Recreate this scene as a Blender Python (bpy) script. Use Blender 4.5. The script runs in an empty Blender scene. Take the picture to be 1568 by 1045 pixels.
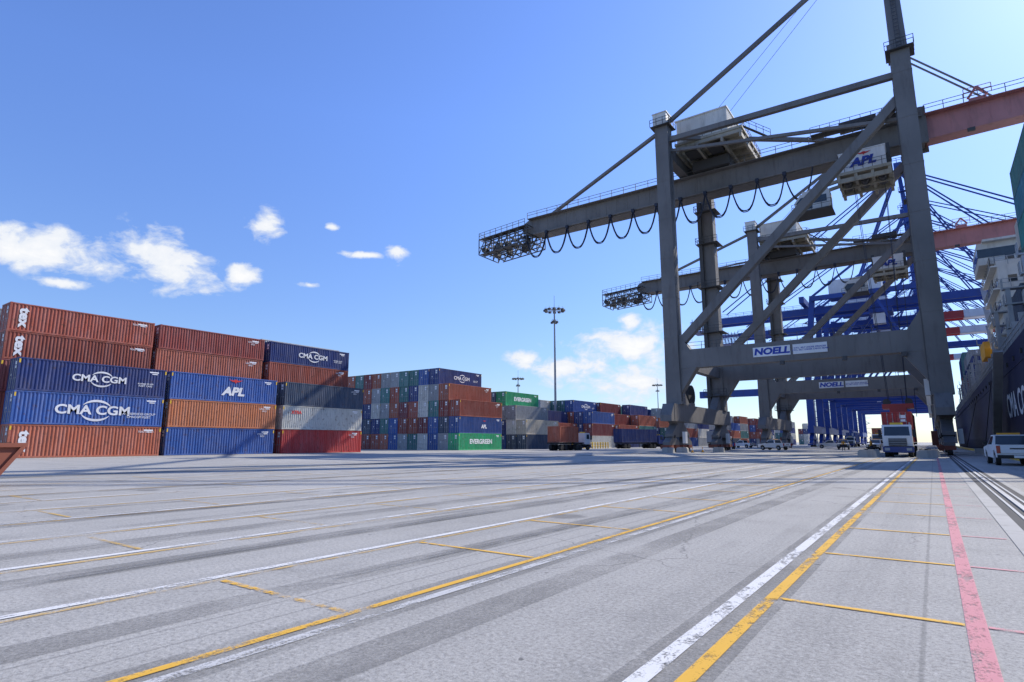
import bpy, math, random, bmesh
from mathutils import Vector, Matrix, Euler
random.seed(7)
scene=bpy.context.scene
COL=scene.collection
R=math.radians
# ------------------------------------------------------------------ materials
def newmat(name):
    m=bpy.data.materials.new(name); m.use_nodes=True
    nt=m.node_tree
    for n in list(nt.nodes): nt.nodes.remove(n)
    out=nt.nodes.new('ShaderNodeOutputMaterial')
    b=nt.nodes.new('ShaderNodeBsdfPrincipled')
    nt.links.new(b.outputs[0],out.inputs[0])
    return m,nt,b,out
def N(nt,t,**k):
    n=nt.nodes.new(t)
    for a,v in k.items(): setattr(n,a,v)
    return n
def L(nt,a,b): nt.links.new(a,b)
def mapped(nt,scale,coord='Object'):
    tc=N(nt,'ShaderNodeTexCoord'); mp=N(nt,'ShaderNodeMapping')
    mp.inputs['Scale'].default_value=scale
    L(nt,tc.outputs[coord],mp.inputs[0]); return mp.outputs[0]
def noise(nt,vec,scale,detail=4,rough=.55,dist=0):
    n=N(nt,'ShaderNodeTexNoise'); n.inputs['Scale'].default_value=scale
    n.inputs['Detail'].default_value=detail; n.inputs['Roughness'].default_value=rough
    n.inputs['Distortion'].default_value=dist
    L(nt,vec,n.inputs['Vector']); return n.outputs['Fac']
def rng(nt,val,a,b,c=0,d=1):
    n=N(nt,'ShaderNodeMapRange'); n.inputs[1].default_value=a; n.inputs[2].default_value=b
    n.inputs[3].default_value=c; n.inputs[4].default_value=d
    L(nt,val,n.inputs[0]); return n.outputs[0]
def math_(nt,op,a,b=None):
    n=N(nt,'ShaderNodeMath'); n.operation=op
    for i,x in enumerate((a,b)):
        if x is None: continue
        if isinstance(x,(int,float)): n.inputs[i].default_value=x
        else: L(nt,x,n.inputs[i])
    return n.outputs[0]
def mix(nt,fac,a,b,mode='MIX'):
    n=N(nt,'ShaderNodeMix'); n.data_type='RGBA'; n.blend_type=mode
    if isinstance(fac,(int,float)): n.inputs[0].default_value=fac
    else: L(nt,fac,n.inputs[0])
    for i,x in ((6,a),(7,b)):
        if isinstance(x,tuple): n.inputs[i].default_value=(x+(1,))[:4]
        else: L(nt,x,n.inputs[i])
    return n.outputs[2]
def paint(name,col,rough=.5,dirt=.35,metal=0,scale=.6,dcol=(.08,.06,.045)):
    m,nt,b,o=newmat(name)
    v=mapped(nt,(1,1,.18)); v2=mapped(nt,(1,1,1))
    n1=noise(nt,v,scale*2.2,5,.65); n2=noise(nt,v2,scale*.35,3)
    c=mix(nt,rng(nt,n2,.3,.7),tuple(x*.82 for x in col),tuple(min(1,x*1.12) for x in col))
    c=mix(nt,rng(nt,n1,.52,.75,0,dirt),c,dcol)
    L(nt,c,b.inputs['Base Color']); b.inputs['Roughness'].default_value=rough
    b.inputs['Metallic'].default_value=metal
    return m
def plain(name,col,rough=.6,metal=0):
    return paint(name,col,rough,.12,metal)
def glassmat(name,col=(.03,.04,.05)):
    m,nt,b,o=newmat(name); b.inputs['Roughness'].default_value=.06
    n=noise(nt,mapped(nt,(1,1,1)),1.3,2)
    L(nt,mix(nt,n,col,tuple(x*1.8 for x in col)),b.inputs['Base Color'])
    return m
def container_mat():
    m,nt,b,o=newmat('container_paint')
    oi=N(nt,'ShaderNodeObjectInfo')
    tc=N(nt,'ShaderNodeTexCoord')
    add=N(nt,'ShaderNodeVectorMath'); add.operation='ADD'
    mul=math_(nt,'MULTIPLY',oi.outputs['Random'],53.0)
    cmb=N(nt,'ShaderNodeCombineXYZ'); L(nt,mul,cmb.inputs[0]); L(nt,mul,cmb.inputs[1]); L(nt,mul,cmb.inputs[2])
    L(nt,tc.outputs['Object'],add.inputs[0]); L(nt,cmb.outputs[0],add.inputs[1])
    mp=N(nt,'ShaderNodeMapping'); mp.inputs['Scale'].default_value=(1,1.6,.22); L(nt,add.outputs[0],mp.inputs[0])
    n1=noise(nt,mp.outputs[0],1.5,7,.7); n2=noise(nt,add.outputs[0],.35,4)
    n3=noise(nt,add.outputs[0],2.4,7,.7); n4=noise(nt,mp.outputs[0],4.0,5,.7)
    dk=mix(nt,.30,oi.outputs['Color'],(.05,.04,.035)); 
    lt=mix(nt,.24,oi.outputs['Color'],(.55,.50,.46))
    c=mix(nt,rng(nt,n2,.3,.7),dk,oi.outputs['Color'])
    c=mix(nt,rng(nt,n1,.42,.72,0,.75),c,lt)
    c=mix(nt,rng(nt,n3,.56,.69,0,.75),c,(.10,.05,.03))
    c=mix(nt,rng(nt,n4,.56,.72,0,.55),c,(.09,.06,.045))
    vv=mix(nt,oi.outputs['Random'],(.85,.85,.85),(1.15,1.15,1.15))
    c=mix(nt,1,c,vv,'MULTIPLY')
    L(nt,c,b.inputs['Base Color']); b.inputs['Roughness'].default_value=.7
    b.inputs['Specular IOR Level'].default_value=.35
    return m
M={}
M['cont']=container_mat()
M['crane']=paint('crane_grey_paint',(.175,.163,.15),.6,.55)
M['crane_dark']=paint('crane_dark_steel',(.07,.068,.065),.6,.4)
M['cream']=paint('cream_cladding',(.70,.68,.62),.5,.3)
M['white']=paint('white_paint',(.8,.8,.78),.45,.15)
M['beige']=paint('beige_frame',(.40,.36,.27),.6,.6)
M['pink']=paint('faded_red_boom_paint',(.52,.22,.20),.5,.4)
M['blue']=paint('blue_crane_paint',(.02,.065,.30),.5,.35)
M['dblue']=paint('dark_blue_paint',(.02,.045,.20),.45,.3)
M['red']=paint('red_paint',(.48,.035,.03),.45,.25)
M['yellow']=paint('yellow_paint',(.75,.48,.03),.5,.25)
M['rust']=paint('rusty_brown',(.27,.08,.045),.7,.6)
M['black']=paint('black_rubber',(.02,.02,.02),.75,.2)
M['steel']=paint('galvanised_steel',(.35,.36,.37),.5,.3,.3)
M['cable']=paint('cable_rubber',(.02,.025,.045),.6,.1)
M['conc']=paint('precast_concrete',(.40,.39,.36),.85,.5)
M['glass']=glassmat('window_glass')
M['navy']=paint('ship_hull_paint',(.012,.015,.055),.6,.25,0,.2,(.03,.025,.03))
M['navy'].node_tree.nodes['Principled BSDF'].inputs['Specular IOR Level'].default_value=.25
M['text_w']=plain('white_lettering',(.8,.8,.8))
M['text_b']=plain('blue_lettering',(.02,.05,.35))
M['text_r']=plain('red_lettering',(.6,.03,.03))
M['skin']=plain('skin_tone',(.45,.27,.19),.6)
M['hivis']=plain('hi_vis_cloth',(.75,.35,.03),.8)
M['cloth']=plain('dark_cloth',(.03,.035,.06),.9)
M['tail']=plain('tail_light_red',(.4,.01,.01),.2)
# ------------------------------------------------------------------ mesh builder
class MB:
    def __init__(s): s.v=[];s.f=[];s.m=[]
    def add(s,vs,fs,mi=0):
        o=len(s.v); s.v+= [tuple(v) for v in vs]
        for f in fs: s.f.append([i+o for i in f]); s.m.append(mi)
    def box(s,x0,x1,y0,y1,z0,z1,mi=0):
        s.add([(x0,y0,z0),(x1,y0,z0),(x1,y1,z0),(x0,y1,z0),(x0,y0,z1),(x1,y0,z1),(x1,y1,z1),(x0,y1,z1)],
              [(0,3,2,1),(4,5,6,7),(0,1,5,4),(1,2,6,5),(2,3,7,6),(3,0,4,7)],mi)
    def beam(s,p,q,w,h=None,mi=0,w2=None,h2=None):
        p=Vector(p);q=Vector(q);h=w if h is None else h
        w2=w if w2 is None else w2; h2=h if h2 is None else h2
        d=(q-p).normalized()
        if abs(d.z)>.97: sx=Vector((1,0,0)); 
        else: sx=d.cross(Vector((0,0,1))).normalized()
        u=sx.cross(d).normalized(); sx=d.cross(u).normalized()
        vs=[]
        for c,ww,hh in ((p,w,h),(q,w2,h2)):
            for a,b in ((-1,-1),(1,-1),(1,1),(-1,1)):
                vs.append(c+sx*(a*ww/2)+u*(b*hh/2))
        s.add(vs,[(0,1,2,3),(7,6,5,4),(0,4,5,1),(1,5,6,2),(2,6,7,3),(3,7,4,0)],mi)
    def cyl(s,p,q,r,n=8,mi=0,r2=None,cap=True):
        p=Vector(p);q=Vector(q);r2=r if r2 is None else r2
        d=(q-p).normalized()
        a=Vector((0,0,1)) if abs(d.z)<.9 else Vector((1,0,0))
        x=d.cross(a).normalized(); y=d.cross(x)
        vs=[]
        for c,rr in ((p,r),(q,r2)):
            for i in range(n):
                t=2*math.pi*i/n; vs.append(c+x*math.cos(t)*rr+y*math.sin(t)*rr)
        fs=[(i,(i+1)%n,n+(i+1)%n,n+i) for i in range(n)]
        if cap: fs+= [tuple(range(n-1,-1,-1)),tuple(range(n,2*n))]
        s.add(vs,fs,mi)
    def prism(s,pts,axis,a0,a1,mi=0):
        n=len(pts)
        if axis=='x': vs=[(a0,p[0],p[1]) for p in pts]+[(a1,p[0],p[1]) for p in pts]
        elif axis=='y': vs=[(p[0],a0,p[1]) for p in pts]+[(p[0],a1,p[1]) for p in pts]
        else: vs=[(p[0],p[1],a0) for p in pts]+[(p[0],p[1],a1) for p in pts]
        s.add(vs,[(i,(i+1)%n,n+(i+1)%n,n+i) for i in range(n)]+[tuple(range(n-1,-1,-1)),tuple(range(n,2*n))],mi)
    def tube(s,pts,r,n=5,mi=0):
        for a,b in zip(pts[:-1],pts[1:]): s.cyl(a,b,r,n,mi,cap=False)
    def rail(s,p,q,h=1.1,step=2.0,t=.07,mi=0):
        p=Vector(p);q=Vector(q);n=max(1,int((q-p).length/step))
        for i in range(n+1):
            a=p.lerp(q,i/n); s.beam(a,a+Vector((0,0,h)),t,t,mi)
        for z in (h,h*.55): s.beam(p+Vector((0,0,z)),q+Vector((0,0,z)),t*.8,t*.8,mi)
    def mesh(s,name,mats):
        me=bpy.data.meshes.new(name); me.from_pydata(s.v,[],s.f)
        for m in mats: me.materials.append(M[m] if isinstance(m,str) else m)
        me.polygons.foreach_set('material_index',s.m)
        bm=bmesh.new(); bm.from_mesh(me); bmesh.ops.recalc_face_normals(bm,faces=bm.faces); bm.to_mesh(me); bm.free()
        return me
    def obj(s,name,mats,parent=None,loc=(0,0,0)):
        return place(s.mesh(name,mats),name,parent,loc)
def place(me,name,parent=None,loc=(0,0,0),rz=0,color=None):
    o=bpy.data.objects.new(name,me); o.location=loc; o.rotation_euler=(0,0,rz)
    if color: o.color=tuple(color)+(1,)
    if parent: o.parent=parent
    COL.objects.link(o); return o
def empty(name,loc=(0,0,0),rz=0,parent=None):
    o=bpy.data.objects.new(name,None); o.location=loc; o.rotation_euler=(0,0,rz); o.empty_display_size=.5
    if parent: o.parent=parent
    COL.objects.link(o); return o
ROT={'+x':(R(90),0,R(90)),'-y':(R(90),0,0),'-x':(R(90),0,R(-90))}
def text(body,size,loc,face,mat,parent,name='lettering',bold=.02,align='CENTER',sx=1,shear=0,roll=0):
    c=bpy.data.curves.new(name,'FONT'); c.body=body; c.size=size; c.align_x=align; c.align_y='CENTER'
    c.offset=bold*size; c.resolution_u=4; c.shear=shear; c.materials.append(M[mat])
    o=bpy.data.objects.new(name,c); o.location=loc; o.rotation_euler=ROT[face]; o.scale=(sx,1,1)
    if roll: o.rotation_euler=(Euler(ROT[face]).to_matrix()@Matrix.Rotation(R(roll),3,'Z')).to_euler()
    o.parent=parent; COL.objects.link(o); return o
# ------------------------------------------------------------------ world
SUN_AZ,SUN_EL=R(22.6),R(40.3)
w=bpy.data.worlds.new('World'); scene.world=w; w.use_nodes=True
nt=w.node_tree
for n in list(nt.nodes): nt.nodes.remove(n)
wo=nt.nodes.new('ShaderNodeOutputWorld'); bg=nt.nodes.new('ShaderNodeBackground'); L(nt,bg.outputs[0],wo.inputs[0])
sky=nt.nodes.new('ShaderNodeTexSky'); sky.sky_type='NISHITA'; sky.sun_disc=False
sky.sun_elevation=SUN_EL; sky.sun_rotation=SUN_AZ; sky.altitude=0; sky.air_density=1.0; sky.dust_density=.4; sky.ozone_density=2.3
bg.inputs[1].default_value=.12
tc=nt.nodes.new('ShaderNodeTexCoord')
clouds=[(75.2,14.6,.070,.024,.02),(67,15.1,.056,.032,.3),(59.4,19.5,.020,.018,0),(61.2,14.8,.022,.017,0),(47.2,18,.017,.012,0),
 (50.2,17.7,.03,.005,0),(53.4,20,.009,.006,0),(55.2,14.5,.014,.004,0),(24.0,9.2,.086,.026,0),(30.0,7.0,.062,.021,0),(34.1,7.9,.026,.013,0),
 (23.5,5.8,.070,.027,0),(23.8,11.3,.014,.013,0),(17,7,.04,.012,0),(74,12.3,.024,.006,0)]
nv=N(nt,'ShaderNodeMapping'); nv.inputs['Scale'].default_value=(22,22,36); nv.inputs['Location'].default_value=(1.3,6.7,2.4); L(nt,tc.outputs['Generated'],nv.inputs[0])
nz=noise(nt,nv.outputs[0],1.0,8,.60,.25)
field=None
for az,el,rx,ry,tilt in clouds:
    a=R(az); e=R(el)
    mp=N(nt,'ShaderNodeMapping'); mp.vector_type='TEXTURE'
    mp.inputs['Location'].default_value=(-math.sin(a)*math.cos(e),math.cos(a)*math.cos(e),math.sin(e))
    mp.inputs['Rotation'].default_value=(0,tilt,a)
    mp.inputs['Scale'].default_value=(rx*1.15,.3,ry*1.15)
    L(nt,tc.outputs['Generated'],mp.inputs[0])
    ln=N(nt,'ShaderNodeVectorMath'); ln.operation='LENGTH'; L(nt,mp.outputs[0],ln.inputs[0])
    field=ln.outputs['Value'] if field is None else math_(nt,'MINIMUM',field,ln.outputs['Value'])
dens=math_(nt,'SUBTRACT',1.3,field)
dens=math_(nt,'ADD',dens,math_(nt,'MULTIPLY',math_(nt,'SUBTRACT',nz,.5),3.3))
near=rng(nt,field,1.9,1.1)
al=math_(nt,'MULTIPLY',rng(nt,dens,.1,.85),near)
al=math_(nt,'MULTIPLY',al,.97)
sx=N(nt,'ShaderNodeSeparateXYZ'); L(nt,tc.outputs['Generated'],sx.inputs[0])
tint=mix(nt,rng(nt,sx.outputs[2],0,.5),(.86,.96,1.18),(1.16,1.40,2.05))
skyc=mix(nt,1,sky.outputs[0],tint,'MULTIPLY')
cc=mix(nt,rng(nt,dens,.2,1.5),(6.1,6.7,7.7),(8.4,8.4,8.4))
L(nt,mix(nt,al,skyc,cc),bg.inputs[0])
w.cycles.sampling_method='MANUAL'; w.cycles.sample_map_resolution=512
sl=bpy.data.lights.new('sun','SUN'); sl.energy=5.0; sl.angle=R(.5); sl.color=(1,.94,.85)
so=bpy.data.objects.new('sun',sl); COL.objects.link(so)
S=Vector((math.sin(SUN_AZ)*math.cos(SUN_EL),math.cos(SUN_AZ)*math.cos(SUN_EL),math.sin(SUN_EL)))
so.rotation_euler=S.to_track_quat('Z','Y').to_euler(); so.location=(20,0,80)
# ------------------------------------------------------------------ camera
cd=bpy.data.cameras.new('camera'); cam=bpy.data.objects.new('camera',cd); COL.objects.link(cam)
cam.location=(0,0,1.35); cam.rotation_euler=(R(90+9.86),0,R(35.5)); cd.lens=20.48; cd.sensor_width=36
cd.clip_start=.1; cd.clip_end=12000; scene.camera=cam
vs=scene.view_settings; vs.view_transform='Standard'; vs.look='None'; vs.exposure=0
# ------------------------------------------------------------------ ground
def ground_mat():
    m,nt,b,o=newmat('weathered_concrete_ground')
    v=mapped(nt,(1,1,1))
    fine=noise(nt,v,27,6,.82); fine2=noise(nt,v,75,3,.7); med=noise(nt,v,5,5,.65); big=noise(nt,v,.16,5,.6); mid=noise(nt,v,.8,6,.68)
    vs_=mapped(nt,(1.0,.03,1)); streak=noise(nt,vs_,1.3,6,.68)
    vs2=mapped(nt,(.05,.9,1)); streak2=noise(nt,vs2,.8,4,.6)
    c=mix(nt,rng(nt,big,.32,.68),(.355,.34,.305),(.455,.437,.395))
    c=mix(nt,rng(nt,streak,.5,.66,0,.40),c,(.22,.215,.20))
    c=mix(nt,rng(nt,streak2,.55,.72,0,.28),c,(.24,.235,.22))
    c=mix(nt,rng(nt,mid,.54,.70,0,.42),c,(.21,.202,.185))
    c=mix(nt,rng(nt,med,.3,.7,0,.2),c,(.50,.48,.435))
    c=mix(nt,rng(nt,fine,.50,.60,0,.56),c,(.18,.174,.16))
    c=mix(nt,rng(nt,fine,.46,.36,0,.55),c,(.64,.62,.57))
    c=mix(nt,rng(nt,fine2,.54,.64,0,.45),c,(.12,.118,.11))
    vo=N(nt,'ShaderNodeTexVoronoi'); vo.inputs['Scale'].default_value=.55
    dv=N(nt,'ShaderNodeVectorMath'); dv.operation='ADD'
    nn=N(nt,'ShaderNodeTexNoise'); nn.inputs['Scale'].default_value=3; L(nt,v,nn.inputs['Vector'])
    sc=N(nt,'ShaderNodeVectorMath'); sc.operation='SCALE'; sc.inputs['Scale'].default_value=.35; L(nt,nn.outputs['Color'],sc.inputs[0])
    L(nt,v,dv.inputs[0]); L(nt,sc.outputs[0],dv.inputs[1]); L(nt,dv.outputs[0],vo.inputs['Vector'])
    sp=N(nt,'ShaderNodeSeparateColor'); L(nt,vo.outputs['Color'],sp.inputs[0])
    rad=rng(nt,sp.outputs[0],.4,1,0,.26)
    spot=math_(nt,'SUBTRACT',rad,vo.outputs['Distance'])
    c=mix(nt,rng(nt,spot,0,.11,0,.52),c,(.09,.085,.08))
    vo2=N(nt,'ShaderNodeTexVoronoi'); vo2.inputs['Scale'].default_value=3.2; L(nt,dv.outputs[0],vo2.inputs['Vector'])
    sp2=N(nt,'ShaderNodeSeparateColor'); L(nt,vo2.outputs['Color'],sp2.inputs[0])
    spot2=math_(nt,'SUBTRACT',rng(nt,sp2.outputs[1],.68,1,0,.14),vo2.outputs['Distance'])
    c=mix(nt,rng(nt,spot2,0,.03,0,.65),c,(.07,.07,.07))
    vc=N(nt,'ShaderNodeTexVoronoi'); vc.feature='DISTANCE_TO_EDGE'; vc.inputs['Scale'].default_value=.22
    L(nt,dv.outputs[0],vc.inputs['Vector'])
    cr=rng(nt,vc.outputs['Distance'],.0,.004,1,0)
    gate=rng(nt,noise(nt,v,.35,2),.46,.54)
    c=mix(nt,math_(nt,'MULTIPLY',math_(nt,'MULTIPLY',cr,gate),.55),c,(.09,.09,.09))
    sxx=N(nt,'ShaderNodeSeparateXYZ'); L(nt,v,sxx.inputs[0])
    jx=math_(nt,'ABSOLUTE',math_(nt,'SUBTRACT',math_(nt,'PINGPONG',math_(nt,'ADD',sxx.outputs[0],math_(nt,'MULTIPLY',med,.03)),2.25),.18))
    jj=rng(nt,jx,.008,.022,.35,0)
    c=mix(nt,jj,c,(.10,.10,.095))
    L(nt,c,b.inputs['Base Color']); b.inputs['Roughness'].default_value=.9
    b.inputs['Specular IOR Level'].default_value=.3
    bp=N(nt,'ShaderNodeBump'); bp.inputs['Strength'].default_value=.6; bp.inputs['Distance'].default_value=.015
    L(nt,fine,bp.inputs['Height']); L(nt,bp.outputs[0],b.inputs['Normal'])
    return m
QE=5.4
g=MB(); g.add([(-5000,-800,0),(QE,-800,0),(QE,7000,0),(-5000,7000,0)],[(0,1,2,3)])
g.obj('ground',[ground_mat()])
q=MB(); q.box(QE-.5,QE+.02,-60,900,-6,-.02); q.box(QE-.45,QE,-60,900,.004,.28,1)
for i in range(60): q.cyl((QE+.3,-20+i*9,-1.6),(QE+.3,-20+i*9,-.3),.45,12,2)
q.obj('quay_wall',['conc','yellow','black'])
m,nt2,b,o=newmat('harbour_water'); b.inputs['Roughness'].default_value=.08
L(nt2,mix(nt2,noise(nt2,mapped(nt2,(1,1,1)),.1,3),(.01,.03,.035),(.015,.04,.05)),b.inputs['Base Color'])
bp=N(nt2,'ShaderNodeBump'); bp.inputs['Strength'].default_value=.4; L(nt2,noise(nt2,mapped(nt2,(1,1,1)),1.2,5),bp.inputs['Height']); L(nt2,bp.outputs[0],b.inputs['Normal'])
g=MB(); g.add([(QE-.3,-800,-3),(6000,-800,-3),(6000,7000,-3),(QE-.3,7000,-3)],[(0,1,2,3)]); g.obj('water',[m])
def worn(name,col,lo=.42,hi=.6,scale=9,amount=.85,colv=.8):
    m,nt,b,o=newmat(name)
    v=mapped(nt,(1,.35,1)); v2=mapped(nt,(1,1,1))
    n=noise(nt,v,scale,7,.75); n2=noise(nt,v2,.5,4); n3=noise(nt,v2,50,3,.7)
    s=math_(nt,'ADD',n,math_(nt,'MULTIPLY',math_(nt,'SUBTRACT',n2,.5),.8))
    s=math_(nt,'ADD',s,math_(nt,'MULTIPLY',math_(nt,'SUBTRACT',n3,.5),.6))
    f=rng(nt,s,lo,hi,amount,0)
    c=mix(nt,n,tuple(x*colv for x in col),col); L(nt,c,b.inputs['Base Color']); b.inputs['Roughness'].default_value=.85
    tr=N(nt,'ShaderNodeBsdfTransparent'); mx=N(nt,'ShaderNodeMixShader')
    L(nt,f,mx.inputs[0]); L(nt,tr.outputs[0],mx.inputs[1]); L(nt,b.outputs[0],mx.inputs[2]); L(nt,mx.outputs[0],o.inputs[0])
    return m
mW=worn('worn_white_road_paint',(.80,.79,.76),.50,.66,9,.92)
mWf=worn('faded_white_road_paint',(.74,.73,.70),.43,.62,7,.75)
mY=worn('worn_yellow_road_paint',(.82,.46,.05),.49,.68,8,.90,.9)
mYf=worn('faded_yellow_road_paint',(.74,.46,.10),.42,.62,7,.72)
mP=worn('worn_pink_road_paint',(.72,.30,.32),.50,.70,8,.84,.9)
mT=worn('tyre_rubber_mark',(.08,.08,.08),.42,.68,3,.42)
mD=worn('grimy_wheel_track',(.17,.165,.155),.40,.74,2,.30)
def strip(mb,x0,x1,y0,y1,z,mi):
    mb.add([(x0,y0,z),(x1,y0,z),(x1,y1,z),(x0,y1,z)],[(0,1,2,3)],mi)
k=MB()
strip(k,-1.58,-1.46,-3,62,.008,0); strip(k,-1.34,-1.24,-3,62,.008,2)
strip(k,-3.80,-3.70,-3,60,.008,1); strip(k,-3.97,-3.89,-3,60,.008,2)
strip(k,-6.09,-5.98,-5,64,.008,0); strip(k,-5.93,-5.86,-5,64,.008,3)
x=-8.25; i=0
while x>-34:
    strip(k,x-.06,x+.06,-8,66,.008,1 if i%2 else 0); strip(k,x+.14,x+.24,-8,66,.008,3)
    x-=2.25; i+=1
strip(k,.06,.19,-3,64,.008,4)
for j in range(20):
    y=3.1+j*2.62
    strip(k,-1.23,.055,y,y+.07,.008,2)
    strip(k,.195,.70,y+.02,y+.08,.008,4)
for j in range(18):
    y=3.25+j*2.75
    strip(k,-5.85,-4.0,y,y+.07,.008,2)
    strip(k,-14.6,-12.95,y+1,y+1.07,.008,3)
    strip(k,-10.2,-8.35,y+.3,y+.37,.008,3)
for j in range(12):
    y=5+j*5.5
    strip(k,-26.0,-22.0,y,y+.1,.008,3); strip(k,-19.4,-17.2,y,y+.1,.008,3)
k.obj('painted_yard_markings',[mW,mWf,mY,mYf,mP])
k=MB()
for x0,x1 in ((-1.68,-1.16),(-3.3,-2.9),(-4.1,-3.6),(-5.2,-4.8),(-7.6,-7.1),(-9.4,-8.9),(-12.9,-12.2),(-19.7,-18.8)): strip(k,x0,x1,-8,70,.004,0)
k.obj('wheel_track_grime',[mD])
k=MB(); rr=random.Random(9)
def track(x0,y0,ln,hd,cur,offs,w_,zz):
    for off in offs:
        o_=len(k.v)
        for s_ in range(29):
            t=ln*s_/28; xx=x0+off+hd*t+cur*t*t; k.v+=[(xx-w_/2,y0+t,zz),(xx+w_/2,y0+t,zz)]
        for s_ in range(28): k.f.append([o_+2*s_,o_+2*s_+1,o_+2*s_+3,o_+2*s_+2]); k.m.append(0)
for j in range(20):
    track(-7-rr.random()*28,rr.random()*22,10+rr.random()*26,(rr.random()-.5)*.34,(rr.random()-.5)*.014,(0,1.9) if j%3 else (0,.35,1.9,2.25),.05+rr.random()*.11,.012+j*.0006)
track(-7.2,2.0,16,-.02,.004,(0,),.10,.026); track(-5.0,4,22,.02,.0015,(0,),.07,.027)
k.obj('tyre_marks',[mT])
rg=plain('rail_groove_asphalt',(.06,.06,.06),.9)
def railobj(x,w_=.36):
    k=MB()
    k.add([(x-w_,-60,.006),(x+w_,-60,.006),(x+w_,800,.006),(x-w_,800,.006)],[(0,1,2,3)],0)
    k.add([(x-w_-.24,-60,.010),(x-w_,-60,.010),(x-w_,800,.010),(x-w_-.24,800,.010)],[(0,1,2,3)],1)
    k.add([(x+w_,-60,.010),(x+w_+.16,-60,.010),(x+w_+.16,800,.010),(x+w_,800,.010)],[(0,1,2,3)],1)
    k.box(x-.05,x+.05,-60,800,.007,.04,2)
    k.box(x-.20,x-.15,-60,800,.007,.02,2); k.box(x+.15,x+.20,-60,800,.007,.02,2)
    k.obj('crane_rail',[rg,'conc','steel'])
railobj(1.35); railobj(-29.2)
# ------------------------------------------------------------------ containers
def container_mesh(Ln,H,name):
    W=2.44; k=MB(); y0=-Ln/2; y1=Ln/2; a=W/2
    p=.16
    for sx in (-1,1):
        for yy in (y0,y1-p):
            k.box(min(sx*a,sx*(a-p)),max(sx*a,sx*(a-p)),yy,yy+p,0,H)
        xs=sorted((sx*a,sx*(a-.09)))
        k.box(xs[0],xs[1],y0+p,y1-p,0.02,.17); xs=sorted((sx*(a-.005),sx*(a-.09)))
        k.box(xs[0],xs[1],y0+p,y1-p,H-.11,H-.01)
        yy=y0+p; out=sx*(a-.022); inn=sx*(a-.075); pts=[(inn,yy)]
        n=int((Ln-2*p)/.278); pit=(Ln-2*p)/n
        for i in range(n):
            b=yy+i*pit
            pts+= [(inn,b+pit*.24),(out,b+pit*.46),(out,b+pit*.74),(inn,b+pit*.96)]
        pts.append((inn,y1-p))
        vs=[];fs=[]
        for (px,py) in pts: vs+=[(px,py,.17),(px,py,H-.11)]
        for i in range(len(pts)-1): fs.append((2*i,2*i+2,2*i+3,2*i+1))
        k.add(vs,fs,0)
        for yy in (y0-.006,y1-.172):
            for zz in (0.0,H-.12):
                xs=sorted((sx*(a+.006),sx*(a-.17))); k.box(xs[0],xs[1],yy,yy+.178,zz-.003,zz+.123,0)
    k.box(-a+.09,a-.09,y0+.05,y1-.05,.06,.15,1); k.box(-a+.08,a-.08,y0+.03,y1-.03,H-.06,H-.02)
    pts=[]; n=8; pit=(W-2*p)/n
    for i in range(n):
        b=-a+p+i*pit; pts+=[(b,y1-.09),(b+pit*.3,y1-.09),(b+pit*.45,y1-.03),(b+pit*.85,y1-.03)]
    pts.append((a-p,y1-.09)); vs=[];fs=[]
    for (px,py) in pts: vs+=[(px,py,.1),(px,py,H-.1)]
    for i in range(len(pts)-1): fs.append((2*i,2*i+2,2*i+3,2*i+1))
    k.add(vs,fs,0); k.box(-a+p,a-p,y1-.1,y1,0,.12); k.box(-a+p,a-p,y1-.1,y1,H-.11,H)
    k.box(-a+p,a-p,y0,y0+.1,0.0,.13); k.box(-a+p,a-p,y0,y0+.1,H-.12,H)
    k.box(-a+p,a-p,y0+.07,y0+.1,.13,H-.12,1)
    for sx in (-1,1):
        xs=sorted((sx*.015,sx*(a-p-.015)))
        k.box(xs[0],xs[1],y0+.045,y0+.07,.145,H-.135)
        nb=4; hb=(H-.28-.1)/nb
        for i in range(nb): k.box(xs[0]+.07,xs[1]-.07,y0+.03,y0+.046,.19+i*hb,.19+(i+.62)*hb)
        for fx in (.28,.72):
            xx=xs[0]+(xs[1]-xs[0])*fx
            k.cyl((xx,y0+.01,.06),(xx,y0+.01,H-.06),.022,6,2)
            k.box(xx-.05,xx+.22,y0-.008,y0+.012,1.05,1.10,2)
            for zz in (.25,H*.33,H*.67,H-.3): k.box(xx-.05,xx+.05,y0-.004,y0+.03,zz,zz+.07,2)
    k.box(.25,.75,y0+.024,y0+.0295,H-.62,H-.32,3); k.box(.3,.7,y0+.024,y0+.0295,H-.95,H-.72,3)
    k.box(-.6,-.4,y0+.024,y0+.0295,1.3,1.5,3)
    k.box(a-.022,a-.018,y1-1.6,y1-.75,H-.42,H-.30,3); k.box(a-.022,a-.018,y1-1.35,y1-.85,H-.58,H-.49,3)
    if H>2.7:
        for yy in (y0+.02,y1-.14): k.box(a+.001,a+.008,yy,yy+.12,H-.5,H-.16,4)
    return k.mesh(name,['cont','black','steel','text_w','yellow'])
CM={'hc':container_mesh(12.19,2.9,'container_40_high'),'st':container_mesh(12.19,2.6,'container_40'),'20':container_mesh(6.06,2.6,'container_20')}
RB=(.37,.085,.05); RB2=(.46,.13,.07); RB3=(.30,.06,.045); BL=(.035,.11,.36); NV=(.022,.05,.20); OR=(.55,.19,.08); WH=(.68,.67,.60)
GR=(.34,.36,.37); TE=(.06,.21,.20); GN=(.03,.43,.17); DK=(.05,.08,.13); MR=(.22,.04,.045); RD=(.54,.055,.05); BE=(.6,.54,.42)
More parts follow.
